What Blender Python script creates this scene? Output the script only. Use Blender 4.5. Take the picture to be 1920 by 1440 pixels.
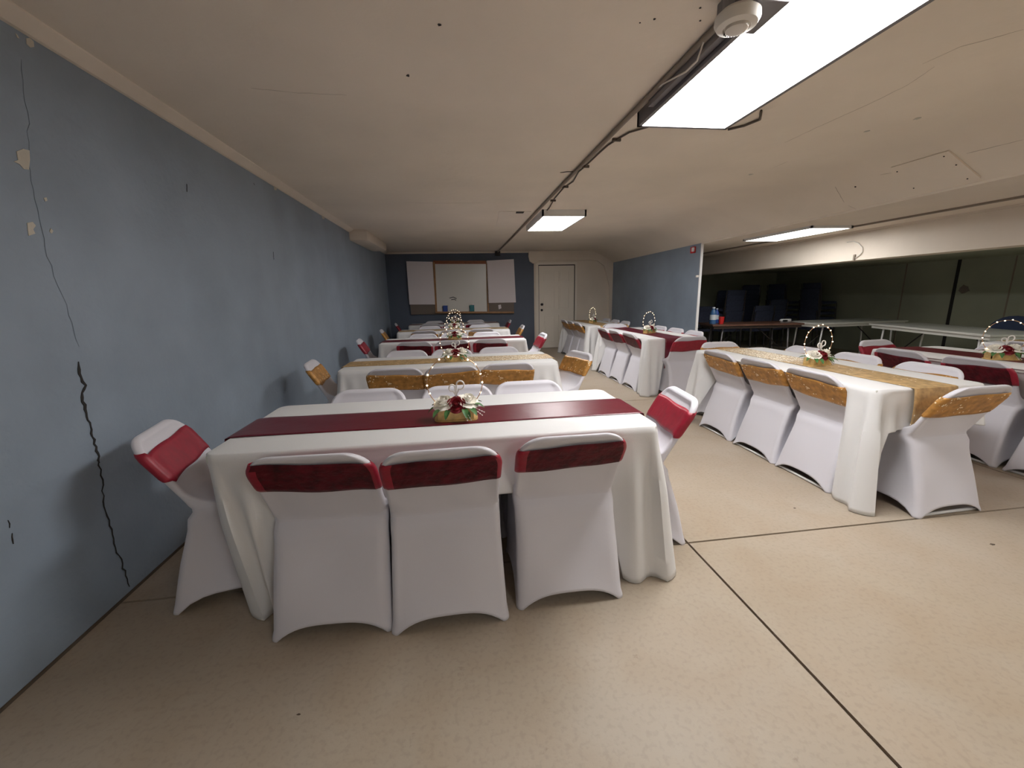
import bpy, bmesh, math, random
from mathutils import Vector, Matrix
PI = math.pi
random.seed(7)
for o in list(bpy.data.objects): bpy.data.objects.remove(o)
S = bpy.context.scene
C = S.collection

# ---------------------------------------------------------------- camera
CAM_H, F, PITCH, YAW, ROLL = 1.32, 766.0, math.radians(12.14), math.radians(7.42), math.radians(-1.31)
fw = Vector((math.sin(YAW)*math.cos(PITCH), math.cos(YAW)*math.cos(PITCH), -math.sin(PITCH)))
r0 = Vector((math.cos(YAW), -math.sin(YAW), 0)); u0 = r0.cross(fw)
rr = r0*math.cos(ROLL) + u0*math.sin(ROLL); uu = -r0*math.sin(ROLL) + u0*math.cos(ROLL)
cd = bpy.data.cameras.new('camera'); cam = bpy.data.objects.new('camera', cd); C.objects.link(cam)
M = Matrix((rr, uu, -fw)).transposed().to_4x4(); M.translation = Vector((0, 0, CAM_H)); cam.matrix_world = M
cd.sensor_fit = 'HORIZONTAL'; cd.sensor_width = 36; cd.lens = 36*F/1920; cd.clip_start = 0.05; cd.clip_end = 60
S.camera = cam
def ray(x, y): return fw*F + rr*(x-960) + uu*(720-y)
O = Vector((0, 0, CAM_H))
def on_x(x, y, X): d = ray(x, y); return O + d*(X/d.x)
def on_y(x, y, Y): d = ray(x, y); return O + d*(Y/d.y)
def on_z(x, y, Z): d = ray(x, y); return O + d*((Z-CAM_H)/d.z)

# ---------------------------------------------------------------- world, exposure
w = bpy.data.worlds.new('world'); S.world = w; w.use_nodes = True
w.node_tree.nodes['Background'].inputs[0].default_value = (0.9, 0.93, 1, 1)
w.node_tree.nodes['Background'].inputs[1].default_value = 0.02
LAMP = 11.0
S.view_settings.view_transform = 'Standard'; S.view_settings.look = 'None'
S.view_settings.exposure = 1.32; S.view_settings.gamma = 1; S.view_settings.use_curve_mapping = False

# ---------------------------------------------------------------- materials
def mat(name, col, rough=.7, metal=0, var=0.0, vscale=6, bump=0, bscale=60, sheen=0, emit=None, spec=.5):
    m = bpy.data.materials.new(name); m.use_nodes = True; nt = m.node_tree; b = nt.nodes['Principled BSDF']
    b.inputs['Base Color'].default_value = (*col, 1); b.inputs['Roughness'].default_value = rough
    b.inputs['Metallic'].default_value = metal; b.inputs['Specular IOR Level'].default_value = spec
    if sheen: b.inputs['Sheen Weight'].default_value = sheen
    tc = nt.nodes.new('ShaderNodeTexCoord')
    if var:
        n = nt.nodes.new('ShaderNodeTexNoise'); n.inputs['Scale'].default_value = vscale; n.inputs['Detail'].default_value = 6
        nt.links.new(tc.outputs['Object'], n.inputs['Vector'])
        r = nt.nodes.new('ShaderNodeValToRGB'); r.color_ramp.elements[0].position = .3; r.color_ramp.elements[1].position = .7
        r.color_ramp.elements[0].color = (*[c*(1-var) for c in col], 1); r.color_ramp.elements[1].color = (*[min(1, c*(1+var)) for c in col], 1)
        nt.links.new(n.outputs[0], r.inputs[0]); nt.links.new(r.outputs[0], b.inputs['Base Color'])
    if bump:
        n2 = nt.nodes.new('ShaderNodeTexNoise'); n2.inputs['Scale'].default_value = bscale; n2.inputs['Detail'].default_value = 5
        nt.links.new(tc.outputs['Object'], n2.inputs['Vector'])
        bp = nt.nodes.new('ShaderNodeBump'); bp.inputs['Strength'].default_value = bump; bp.inputs['Distance'].default_value = .01
        nt.links.new(n2.outputs[0], bp.inputs['Height']); nt.links.new(bp.outputs[0], b.inputs['Normal'])
    if emit:
        b.inputs['Emission Color'].default_value = (*emit[0], 1); b.inputs['Emission Strength'].default_value = emit[1]
    return m

def glitter(name, col, spark, base_rough=.45, density=.12, scale=220, region=None, metal=.35, bumpy=.25):
    """metallic cloth with sequins: random cells become flakes, their glint put in as a pale colour, with their own tilt"""
    m = bpy.data.materials.new(name); m.use_nodes = True; nt = m.node_tree; N = nt.nodes; L = nt.links; b = N['Principled BSDF']
    tc = N.new('ShaderNodeTexCoord'); v = N.new('ShaderNodeTexVoronoi'); v.inputs['Scale'].default_value = scale
    L.new(tc.outputs['Object'], v.inputs['Vector'])
    sep = N.new('ShaderNodeSeparateColor'); L.new(v.outputs['Color'], sep.inputs[0])
    lt = N.new('ShaderNodeMath'); lt.operation = 'LESS_THAN'; lt.inputs[1].default_value = density; L.new(sep.outputs[0], lt.inputs[0])
    core = N.new('ShaderNodeMath'); core.operation = 'LESS_THAN'; core.inputs[1].default_value = .5; L.new(v.outputs['Distance'], core.inputs[0])
    mul = N.new('ShaderNodeMath'); mul.operation = 'MULTIPLY'; L.new(lt.outputs[0], mul.inputs[0]); L.new(core.outputs[0], mul.inputs[1])
    # sequins gather in loose drifts
    nz = N.new('ShaderNodeTexNoise'); nz.inputs['Scale'].default_value = 9; L.new(tc.outputs['Object'], nz.inputs['Vector'])
    gt = N.new('ShaderNodeMath'); gt.operation = 'GREATER_THAN'; gt.inputs[1].default_value = .52; L.new(nz.outputs[0], gt.inputs[0])
    f = N.new('ShaderNodeMath'); f.operation = 'MULTIPLY'; L.new(mul.outputs[0], f.inputs[0]); L.new(gt.outputs[0], f.inputs[1])
    last = f
    if region:   # dense band of sequins along the cloth's own length (object x between two values)
        sx = N.new('ShaderNodeSeparateXYZ'); L.new(tc.outputs['Object'], sx.inputs[0])
        mr = N.new('ShaderNodeMapRange'); mr.inputs[1].default_value = region[0]; mr.inputs[2].default_value = region[1]; L.new(sx.outputs[0], mr.inputs[0])
        mr2 = N.new('ShaderNodeMapRange'); mr2.inputs[1].default_value = region[3]; mr2.inputs[2].default_value = region[2]; L.new(sx.outputs[0], mr2.inputs[0])
        mm = N.new('ShaderNodeMath'); mm.operation = 'MULTIPLY'; L.new(mr.outputs[0], mm.inputs[0]); L.new(mr2.outputs[0], mm.inputs[1])
        th = N.new('ShaderNodeMath'); th.operation = 'MULTIPLY'; th.inputs[1].default_value = .85; L.new(mm.outputs[0], th.inputs[0])
        lt2 = N.new('ShaderNodeMath'); lt2.operation = 'LESS_THAN'; L.new(sep.outputs[1], lt2.inputs[0]); L.new(th.outputs[0], lt2.inputs[1])
        m2 = N.new('ShaderNodeMath'); m2.operation = 'MULTIPLY'; L.new(lt2.outputs[0], m2.inputs[0]); L.new(core.outputs[0], m2.inputs[1])
        mx = N.new('ShaderNodeMath'); mx.operation = 'MAXIMUM'; L.new(f.outputs[0], mx.inputs[0]); L.new(m2.outputs[0], mx.inputs[1]); last = mx
    mix = N.new('ShaderNodeMix'); mix.data_type = 'RGBA'; L.new(last.outputs[0], mix.inputs[0])
    n3 = N.new('ShaderNodeTexNoise'); n3.inputs['Scale'].default_value = 26; n3.inputs['Detail'].default_value = 6; L.new(tc.outputs['Object'], n3.inputs['Vector'])
    rp = N.new('ShaderNodeValToRGB'); rp.color_ramp.elements[0].position = .3; rp.color_ramp.elements[1].position = .7
    rp.color_ramp.elements[0].color = (*[c*.68 for c in col], 1); rp.color_ramp.elements[1].color = (*[min(1, c*1.3) for c in col], 1)
    L.new(n3.outputs[0], rp.inputs[0]); L.new(rp.outputs[0], mix.inputs[6])
    mix.inputs[7].default_value = (*spark, 1); L.new(mix.outputs[2], b.inputs['Base Color'])
    mrr = N.new('ShaderNodeMapRange'); mrr.inputs[3].default_value = base_rough; mrr.inputs[4].default_value = .35; L.new(last.outputs[0], mrr.inputs[0]); L.new(mrr.outputs[0], b.inputs['Roughness'])
    mrm = N.new('ShaderNodeMapRange'); mrm.inputs[3].default_value = metal; mrm.inputs[4].default_value = .25; L.new(last.outputs[0], mrm.inputs[0]); L.new(mrm.outputs[0], b.inputs['Metallic'])
    bp = N.new('ShaderNodeBump'); bp.inputs['Strength'].default_value = bumpy; bp.inputs['Distance'].default_value = .004; L.new(sep.outputs[2], bp.inputs['Height']); L.new(bp.outputs[0], b.inputs['Normal'])
    return m

def concrete():
    m = bpy.data.materials.new('sealed_concrete'); m.use_nodes = True; nt = m.node_tree; N = nt.nodes; L = nt.links; b = N['Principled BSDF']
    tc = N.new('ShaderNodeTexCoord')
    n = N.new('ShaderNodeTexNoise'); n.inputs['Scale'].default_value = .9; n.inputs['Detail'].default_value = 7; L.new(tc.outputs['Object'], n.inputs['Vector'])
    r = N.new('ShaderNodeValToRGB'); r.color_ramp.elements[0].position = .33; r.color_ramp.elements[1].position = .7
    r.color_ramp.elements[0].color = (.41, .34, .262, 1); r.color_ramp.elements[1].color = (.48, .41, .33, 1); L.new(n.outputs[0], r.inputs[0])
    n2 = N.new('ShaderNodeTexNoise'); n2.inputs['Scale'].default_value = 55; n2.inputs['Detail'].default_value = 8; L.new(tc.outputs['Object'], n2.inputs['Vector'])
    r2 = N.new('ShaderNodeValToRGB'); r2.color_ramp.elements[0].position = .35; r2.color_ramp.elements[1].position = .5
    r2.color_ramp.elements[0].color = (.86, .85, .84, 1); r2.color_ramp.elements[1].color = (1, 1, 1, 1); L.new(n2.outputs[0], r2.inputs[0])
    mx = N.new('ShaderNodeMix'); mx.data_type = 'RGBA'; mx.blend_type = 'MULTIPLY'; mx.inputs[0].default_value = .6
    L.new(r.outputs[0], mx.inputs[6]); L.new(r2.outputs[0], mx.inputs[7])
    # sparse dark scuffs
    n3 = N.new('ShaderNodeTexNoise'); n3.inputs['Scale'].default_value = 7; n3.inputs['Detail'].default_value = 9; n3.inputs['Roughness'].default_value = .75; L.new(tc.outputs['Object'], n3.inputs['Vector'])
    r3 = N.new('ShaderNodeValToRGB'); r3.color_ramp.elements[0].position = .29; r3.color_ramp.elements[1].position = .36
    r3.color_ramp.elements[0].color = (.6, .55, .5, 1); r3.color_ramp.elements[1].color = (1, 1, 1, 1); L.new(n3.outputs[0], r3.inputs[0])
    mx2 = N.new('ShaderNodeMix'); mx2.data_type = 'RGBA'; mx2.blend_type = 'MULTIPLY'; mx2.inputs[0].default_value = .8
    n4 = N.new('ShaderNodeTexNoise'); n4.inputs['Scale'].default_value = 3.2; n4.inputs['Detail'].default_value = 5; n4.inputs['Distortion'].default_value = .8; L.new(tc.outputs['Object'], n4.inputs['Vector'])
    r4 = N.new('ShaderNodeValToRGB'); r4.color_ramp.elements[0].position = .3; r4.color_ramp.elements[1].position = .68
    r4.color_ramp.elements[0].color = (.93, .89, .84, 1); r4.color_ramp.elements[1].color = (.99, 1, 1, 1); L.new(n4.outputs[0], r4.inputs[0])
    mx4 = N.new('ShaderNodeMix'); mx4.data_type = 'RGBA'; mx4.blend_type = 'MULTIPLY'; mx4.inputs[0].default_value = 1
    L.new(mx.outputs[2], mx4.inputs[6]); L.new(r4.outputs[0], mx4.inputs[7])
    L.new(mx4.outputs[2], mx2.inputs[6]); L.new(r3.outputs[0], mx2.inputs[7]); L.new(mx2.outputs[2], b.inputs['Base Color'])
    rr_ = N.new('ShaderNodeMapRange'); rr_.inputs[3].default_value = .38; rr_.inputs[4].default_value = .62; L.new(n.outputs[0], rr_.inputs[0]); L.new(rr_.outputs[0], b.inputs['Roughness'])
    bp = N.new('ShaderNodeBump'); bp.inputs['Strength'].default_value = .25; bp.inputs['Distance'].default_value = .003; L.new(n2.outputs[0], bp.inputs['Height']); L.new(bp.outputs[0], b.inputs['Normal'])
    return m

MT = dict(
    concrete=concrete(),
    joint=mat('joint_dirt', (.10, .075, .055), .9),
    ceiling=mat('cream_ceiling', (.80, .715, .605), .75, var=.05, vscale=1.3, bump=.25, bscale=14),
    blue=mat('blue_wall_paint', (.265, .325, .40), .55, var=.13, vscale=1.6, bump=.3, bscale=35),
    blue_dim=mat('blue_wall_dimmed', (.095, .12, .17), .55, var=.08, vscale=1.6, bump=.2, bscale=35),  # far wall's weak light put into this darker blue
    cream=mat('cream_wall_paint', (.78, .70, .60), .65, var=.05, vscale=2, bump=.2, bscale=20),
    green=mat('pale_green_wall_paint', (.36, .38, .29), .7, var=.1, vscale=1.5),
    crackm=mat('near_black_marks', (.03, .028, .028), 1),  # near-black for cracks, holes, scuffs, screws, seams and the door gap
    thincrack=mat('fine_crack', (.15, .185, .225), 1),
    thinceil=mat('fine_ceiling_crack', (.42, .35, .28), 1),
    plaster=mat('bare_plaster', (.55, .52, .45), .9, bump=.3, bscale=80),
    cover=mat('white_spandex', (.67, .66, .72), .55, sheen=.2, bump=.06, bscale=400),
    cloth=mat('white_polyester', (.74, .74, .745), .6, sheen=.15, bump=.08, bscale=300),
    burg=mat('burgundy_velvet', (.085, .004, .010), .5, var=.55, vscale=22, bump=.5, bscale=40, spec=.25),
    burgsatin=mat('burgundy_satin', (.30, .010, .030), .42, var=.15, vscale=30, bump=.3, bscale=14),
    burgrun=mat('burgundy_satin_runner', (.12, .005, .016), .33, var=.1, vscale=4, bump=.25, bscale=7),
    gold=glitter('gold_sequin_sash', (.50, .25, .065), (1, .88, .66), density=.16, scale=95, metal=.3),
    goldrun=glitter('gold_runner', (.50, .335, .155), (1, .85, .55), base_rough=.55, density=.05, scale=150, metal=.15),
    goldrun_sparkle=glitter('gold_runner_sequins', (.50, .335, .155), (1, .92, .72), base_rough=.55, density=.05, scale=85, metal=.15, region=(.0, .12, .75, .9)),
    white=mat('white_enamel', (.75, .75, .75), .4),
    lens=mat('light_diffuser', (.9, .9, .9), .5, emit=((1, .985, .97), LAMP)),
    lens_bay=mat('bay_light_diffuser', (.9, .9, .9), .5, emit=((1, .985, .97), LAMP*.55)),
    lens_fill=mat('added_fill_diffuser', (.9, .9, .9), .5, emit=((1, .985, .97), LAMP*.6)),  # glow of the two added off-frame fill lights
    lens_store_fill=mat('added_store_diffuser', (.9, .9, .9), .5, emit=((.9, 1, .88), LAMP*.45)),  # green-tinted glow of the added storage light
    lens_far=mat('far_light_diffuser', (.9, .9, .9), .5, emit=((1, .985, .97), LAMP*.92)),
    greymetal=mat('dull_grey_metal', (.20, .19, .20), .5, metal=.4),
    pipe=mat('painted_conduit', (.26, .215, .17), .6),
    cable=mat('dark_cable', (.10, .08, .065), .6),
    plastic=mat('ivory_plastic', (.72, .68, .62), .45),
    black=mat('black_plastic', (.012, .012, .014), .4),
    dark=mat('dark_steel', (.05, .045, .045), .4, metal=.6),
    brown=mat('walnut_laminate', (.13, .06, .04), .35, var=.25, vscale=14),
    brownedge=mat('dark_brown_edge', (.03, .017, .013), .5),
    hdpe=mat('white_moulded_plastic', (.62, .62, .58), .5),
    navy=mat('navy_upholstery', (.045, .055, .10), .85, var=.2, vscale=20),
    navychair=mat('deep_blue_upholstery', (.03, .045, .10), .8),
    wood=mat('oak_trim', (.38, .20, .085), .5, var=.2, vscale=12),
    redwood=mat('reddish_wood_rail', (.26, .085, .035), .5, var=.2, vscale=12),
    board=mat('whiteboard_enamel', (.74, .74, .71), .22),
    paper=mat('white_paper_sheet', (.84, .79, .82), .85),
    taupe=mat('taupe_panel', (.20, .165, .14), .8),
    grey=mat('grey_scribble', (.12, .13, .15), .8),
    doorw=mat('ivory_door_paint', (.86, .80, .71), .45),
    boxgold=mat('gold_painted_wood', (.62, .42, .16), .45, metal=.25, var=.2, vscale=40),
    rose=mat('cream_foam_rose', (.95, .92, .84), .6),
    rosered=mat('burgundy_foam_rose', (.22, .012, .02), .5),
    leaf=mat('silk_leaf', (.06, .17, .05), .5, var=.4, vscale=30),
    wire=mat('rose_gold_wire', (.62, .38, .22), .35, metal=.8),
    bead=mat('glowing_pearl', (.95, .88, .74), .3, emit=((1, .82, .55), 2.2)),
    pearl=mat('white_pearl', (.85, .82, .78), .25),
    blueb=mat('blue_plastic', (.02, .07, .35), .35), teal=mat('teal_plastic', (.01, .20, .24), .35), red=mat('red_plastic', (.55, .02, .02), .35),
    bottle=mat('blue_tinted_bottle', (.05, .13, .28), .15), label=mat('pale_label', (.6, .65, .7), .5),
)

# ---------------------------------------------------------------- mesh helpers
def build(name, bm, m, parent=None, smooth=False, auto=None):
    bmesh.ops.recalc_face_normals(bm, faces=bm.faces)
    me = bpy.data.meshes.new(name); bm.to_mesh(me); bm.free()
    for mm in (m if isinstance(m, (list, tuple)) else [m]): me.materials.append(mm)
    if smooth:
        me.polygons.foreach_set('use_smooth', [True]*len(me.polygons))
        if auto: me.set_sharp_from_angle(angle=math.radians(auto))
    o = bpy.data.objects.new(name, me); C.objects.link(o)
    if parent: o.parent = parent
    return o
def box(bm, x0, x1, y0, y1, z0, z1, bev=0):
    r = bmesh.ops.create_cube(bm, size=1); vs = r['verts']
    for v in vs: v.co = Vector(((x0+x1)/2+v.co.x*(x1-x0), (y0+y1)/2+v.co.y*(y1-y0), (z0+z1)/2+v.co.z*(z1-z0)))
    if bev:
        es = list({e for v in vs for e in v.link_edges})
        bmesh.ops.bevel(bm, geom=es, offset=bev, segments=2, affect='EDGES', profile=.6)
def bx(*a, bev=0): bm = bmesh.new(); box(bm, *a, bev=bev); return bm
def tube(bm, pts, rad, n=8, closed=False, cap=True):
    pts = [Vector(p) for p in pts]; rings = []; K = len(pts)
    prev = None
    for i, p in enumerate(pts):
        a = pts[(i-1) % K] if (closed or i > 0) else p; b = pts[(i+1) % K] if (closed or i < K-1) else p
        t = (b-a).normalized()
        if prev is None:
            ref = Vector((0, 0, 1)) if abs(t.z) < .9 else Vector((1, 0, 0)); nx = t.cross(ref).normalized()
        else: nx = (prev - t*prev.dot(t)).normalized()
        prev = nx; ny = t.cross(nx); rd = rad[i] if isinstance(rad, (list, tuple)) else rad
        rings.append([bm.verts.new(p + (nx*math.cos(2*PI*k/n) + ny*math.sin(2*PI*k/n))*rd) for k in range(n)])
    for i in range(K if closed else K-1):
        A, B = rings[i], rings[(i+1) % K]
        for k in range(n): bm.faces.new((A[k], A[(k+1) % n], B[(k+1) % n], B[k]))
    if cap and not closed: bm.faces.new(rings[0]); bm.faces.new(rings[-1])
def tb(pts, rad, n=8, closed=False): bm = bmesh.new(); tube(bm, pts, rad, n, closed); return bm
def lathe(bm, prof, cx=0, cy=0, n=24, ax=None):
    rings = []
    for r, z in prof:
        rings.append([bm.verts.new((cx+r*math.cos(2*PI*k/n), cy+r*math.sin(2*PI*k/n), z)) for k in range(n)] if r > 1e-6 else [bm.verts.new((cx, cy, z))])
    for A, B in zip(rings, rings[1:]):
        for k in range(n):
            q = [A[k % len(A)], A[(k+1) % len(A)], B[(k+1) % len(B)], B[k % len(B)]]
            q = list(dict.fromkeys(q))
            if len(q) > 2: bm.faces.new(q)
def extrude_poly(pts, thick):
    """closed polygon (list of 3D points) thickened by the vector thick"""
    bm = bmesh.new(); A = [bm.verts.new(p) for p in pts]; B = [bm.verts.new(Vector(p)+Vector(thick)) for p in pts]
    n = len(pts); bm.faces.new(A); bm.faces.new(B[::-1])
    for i in range(n): bm.faces.new((A[i], A[(i+1) % n], B[(i+1) % n], B[i]))
    return bm
def ribbon(pts, widths, nrm, th=.0025):
    """irregular thin line (a crack) lying on a surface with normal nrm"""
    pts = [Vector(p) for p in pts]; nrm = Vector(nrm); L_, R_ = [], []
    for i, p in enumerate(pts):
        t = (pts[min(i+1, len(pts)-1)] - pts[max(i-1, 0)]).normalized(); s = t.cross(nrm).normalized()
        wd = widths[i] if isinstance(widths, (list, tuple)) else widths
        L_.append(p+s*wd/2); R_.append(p-s*wd/2)
    return extrude_poly(L_ + R_[::-1], nrm*th)
def jagged(pts, step, amp, wmin, wmax, nrm, seed=1):
    rn = random.Random(seed); out = []; nrm = Vector(nrm)
    for a, b in zip(pts, pts[1:]):
        a, b = Vector(a), Vector(b); n = max(1, int((b-a).length/step)); s = (b-a).normalized().cross(nrm)
        for k in range(n): out.append(a.lerp(b, k/n) + s*rn.uniform(-amp, amp))
    out.append(Vector(pts[-1]))
    wd = [rn.uniform(wmin, wmax) for _ in out]; wd[0] = wd[-1] = wmin*.4
    return out, wd
def struct(o): o['kind'] = 'structure'; return o
def tag(o, label, cat, group=None):
    assert 4 <= len(label.split()) <= 16, label
    o['label'] = label; o['category'] = cat
    if group: o['group'] = group
    return o
def empty(name, loc=(0, 0, 0), rz=0):
    e = bpy.data.objects.new(name, None); C.objects.link(e); e.location = loc; e.rotation_euler = (0, 0, rz); e.empty_display_size = .1; return e
def dup(root, loc, rz):
    r = root.copy(); C.objects.link(r); r.location = loc; r.rotation_euler = (0, 0, rz)
    for k in ('label', 'group'):
        if k in r: del r[k]
    for ch in list(root.children):
        c = ch.copy(); C.objects.link(c); c.parent = r
        for g in list(ch.children):
            d = g.copy(); C.objects.link(d); d.parent = c
    return r

# ---------------------------------------------------------------- the room
XL, XR, YF, YB, ZC = -1.576, 8.5, 10.19, -3.2, 2.375
XP, YP, ZP = 3.93, 6.38, 2.075       # blue partition: its x, its near end, its top
XBEAM = 5.32
# floor: concrete slabs with open joints between them
bm = bmesh.new(); G = .0062
xs = [XL-.1, 1.172, 3.84, 6.5, XR+.1]; ys = [YB-.1, -.8, 1.83, 4.75, 7.5, YF+.1]
for i in range(4):
    for j in range(5):
        box(bm, xs[i]+(G if i else 0), xs[i+1]-G, ys[j]+(G if j else 0), ys[j+1]-G, -.1, 0)
fl = struct(build('floor', bm, MT['concrete']))
build('joint_filler', bx(xs[0], xs[-1], ys[0], ys[-1], -.12, -.012), MT['joint'], fl)

# ceiling of the hall: flat, then bending down to the bay
prof = [(XL-.1, ZC), (3.2, ZC), (3.36, ZC-.012), (3.48, ZC-.05), (3.62, ZC-.115), (XP, ZP+.005), (XP, ZP+.12), (3.7, 2.5), (XL-.1, 2.5)]
cl = struct(build('ceiling', extrude_poly([(x, YB-.1, z) for x, z in prof], (0, YF-YB+.2, 0)), MT['ceiling'], smooth=True, auto=25))
# flat bay ceiling beyond it, up to the beam
struct(build('ceiling_bay', bx(XP+.002, XBEAM+.02, YB-.1, YF+.1, 2.062, 2.2), MT['ceiling']))
struct(build('trim_1', bx(4.83, 4.872, YB, YF, 2.045, 2.0625), MT['pipe']))
struct(build('trim_2', bx(XBEAM-.03, XBEAM+.001, YB, YF, 2.04, 2.0625), MT['cream']))
bmm = struct(build('beam', bx(XBEAM, XBEAM+.28, YB-.1, YF+.1, 1.685, 2.2), MT['cream']))
bmm.name = 'wall_beam'
struct(build('ceiling_store', bx(XBEAM+.28, XR+.1, YB-.1, YF+.1, 1.76, 2.0), MT['green']))
# walls
wl = struct(build('wall_left', bx(XL-.12, XL, YB-.1, YF+.1, 0, ZC+.05), MT['blue']))
struct(build('wall_far', bx(XL, 1.93, YF, YF+.12, 0, ZC+.05), MT['blue_dim']))
DX0, DX1, DZ = 2.05, 2.95, 2.03
bm = bmesh.new(); box(bm, 1.93, DX0-.02, YF-.01, YF+.12, 0, ZC+.05); box(bm, DX1+.02, XP+.02, YF-.01, YF+.12, 0, ZC+.05); box(bm, DX0-.02, DX1+.02, YF-.01, YF+.12, DZ+.02, ZC+.05)
struct(build('wall_door_bay', bm, MT['cream']))
struct(build('wall_store_far', bx(XP+.02, XR+.1, YF, YF+.12, 0, 2.2), MT['green']))
wr = struct(build('wall_right', bx(XR, XR+.12, YB-.1, YF+.1, 0, 2.2), MT['green']))
struct(build('wall_back', bx(XL-.1, XR+.1, YB-.12, YB, 0, 2.5), MT['cream']))
wp = struct(build('wall_partition', bx(XP, XP+.03, YP, YF, 0, ZP+.008), MT['blue']))
build('end_cap', bx(XP-.004, XP+.034, YP-.018, YP, 0, ZP-.005), MT['white'], wp)
build('corner_bracket', bx(XP-.05, XP-.004, YP-.006, YP+.02, 1.55, 1.585, bev=.004), MT['plastic'], wp)
# cream fillets along the tops of the blue walls
struct(build('trim_3', extrude_poly([(XL, YB, 2.335), (XL+.018, YB, 2.335), (XL+.075, YB, ZC-.006), (XL+.08, YB, ZC+.01), (XL, YB, ZC+.01)], (0, YF-YB, 0)), MT['cream']))
struct(build('trim_4', bx(XL, 1.9, YF-.03, YF, 2.335, ZC+.005), MT['cream']))
struct(build('baseboard_left', bx(XL, XL+.006, YB, YF, 0, .012), MT['joint']))
# cream bulkhead lip over the door, rounded at its left end
bm = bmesh.new()
P = [(1.80, 2.36), (1.79, 2.22), (1.82, 2.12), (1.90, 2.07), (2.0, 2.07), (2.03, 2.13), (3.3, 2.13), (3.62, 1.95), (3.92, 1.9), (3.92, 2.36)]
P = [(1.80, 2.37), (1.79, 2.25), (1.82, 2.13), (1.90, 2.08), (2.0, 2.085), (2.04, 2.15), (3.30, 2.15), (3.52, 2.13), (3.70, 2.0), (3.85, 1.5), (3.86, 0), (3.925, 0), (3.925, 2.08), (3.55, 2.35), (3.3, 2.37)]
struct(build('trim_5', extrude_poly([(x, YF-.07, z) for x, z in P], (0, .065, 0)), MT['cream']))
# plaster lump where wall meets ceiling, far left
bm = bmesh.new(); box(bm, XL, XL+.30, 6.9, 8.6, 2.24, ZC+.01, bev=.05)
for v in bm.verts:
    v.co.x += .03*math.sin(v.co.y*7); v.co.z -= .03*math.sin(v.co.y*3) if v.co.z < 2.3 else 0
bmesh.ops.subdivide_edges(bm, edges=bm.edges, cuts=2, use_grid_fill=True)
struct(build('trim_6', bm, MT['cream'], smooth=True, auto=50))

# cracks, chips on the left wall
def W(x, y): p = on_x(x, y, XL); p.x = XL+.0005; return p
nx = (1, 0, 0)
c1 = [W(*p) for p in [(38, 110), (44, 170), (52, 230), (53, 300), (60, 340), (68, 390), (80, 430), (88, 480), (108, 535), (130, 590), (148, 650)]]
pts, wd = jagged(c1, .03, .006, .0015, .003, nx, 3); build('hairline_crack', ribbon(pts, wd, nx, .0005), MT['thincrack'], wl)
c2 = [W(*p) for p in [(147, 678), (150, 700), (158, 722), (154, 745), (160, 775), (172, 812), (180, 845), (186, 868)]]
pts, wd = jagged(c2, .014, .006, .005, .013, nx, 5); build('wide_crack', ribbon(pts, wd, nx), MT['crackm'], wl)
c3 = [W(*p) for p in [(184, 862), (192, 910), (194, 950), (206, 985), (212, 1020), (226, 1050), (242, 1100)]]
pts, wd = jagged(c3, .02, .006, .0025, .006, nx, 8); build('wall_crack', ribbon(pts, wd, nx), MT['crackm'], wl)
def chip(pxs, name='paint_chip', mm='plaster'):
    build(name, extrude_poly([W(*p) for p in pxs], (.002, 0, 0)), MT[mm], wl)
chip([(30, 284), (42, 279), (54, 282), (55, 300), (53, 318), (44, 317), (36, 308), (25, 303), (33, 300)])
chip([(50, 418), (60, 416), (66, 423), (61, 430), (65, 438), (53, 442), (51, 430)])
chip([(94, 428), (99, 433), (96, 438), (92, 434)])
chip([(48, 72), (55, 71), (62, 78), (63, 88), (56, 89), (49, 82)])
chip([(28, 62), (32, 66), (35, 72), (31, 70)])
chip([(81, 371), (86, 370), (88, 376), (84, 378)])
for px in [(516, 352), (606, 406)]:
    chip([(px[0]-3, px[1]-2), (px[0], px[1]-6), (px[0]+3, px[1]-2), (px[0]+2, px[1]+5), (px[0]-2, px[1]+4)])
for a, b in [((350, 345), (350, 360)), ((475, 343), (477, 347)), ((512, 472), (513, 487)), ((15, 975), (17, 990)), ((21, 1000), (24, 1020))]:
    pts, wd = jagged([W(*a), W(*b)], .01, .002, .002, .004, nx, a[0]); build('scuff_mark', ribbon(pts, wd, nx), MT['crackm'], wl)

# ceiling marks
nz = (0, 0, -1)
def K(x, y): p = on_z(x, y, ZC); p.z = ZC-.0005; return p
def ceil_blot(px, r, mm='crackm', name='nail_hole'):
    p = K(*px); rn = random.Random(px[0]); n = 9
    build(name, extrude_poly([p+Vector((math.cos(2*PI*k/n)*r*rn.uniform(.6, 1.2), math.sin(2*PI*k/n)*r*rn.uniform(.6, 1.2), 0)) for k in range(n)], (0, 0, -.002)), MT[mm], cl)
for px, r in [((824, 46), .008), ((765, 141), .010), ((1227, 35), .005), ((1313, 38), .004), ((1313, 14), .004), ((1200, 42), .003)]: ceil_blot(px, r)
for px, r in [((1625, 246), .018), ((1720, 222), .02), ((1407, 327), .022)]: ceil_blot(px, r, 'plaster', 'plaster_patch')
for q, sd in [([(470, 165), (560, 174), (650, 178)], 1), ([(760, 380), (820, 381), (905, 380)], 2), ([(1470, 268), (1540, 235), (1640, 190), (1700, 160), (1752, 125)], 3), ([(1730, 120), (1800, 88), (1919, 55)], 4), ([(1450, 314), (1478, 302)], 5)]:
    pts, wd = jagged([K(*p) for p in q], .03, .003, .001, .0028, nz, sd); build('ceiling_crack', ribbon(pts, wd, nz, .0005), MT['thinceil'], cl)
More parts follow.
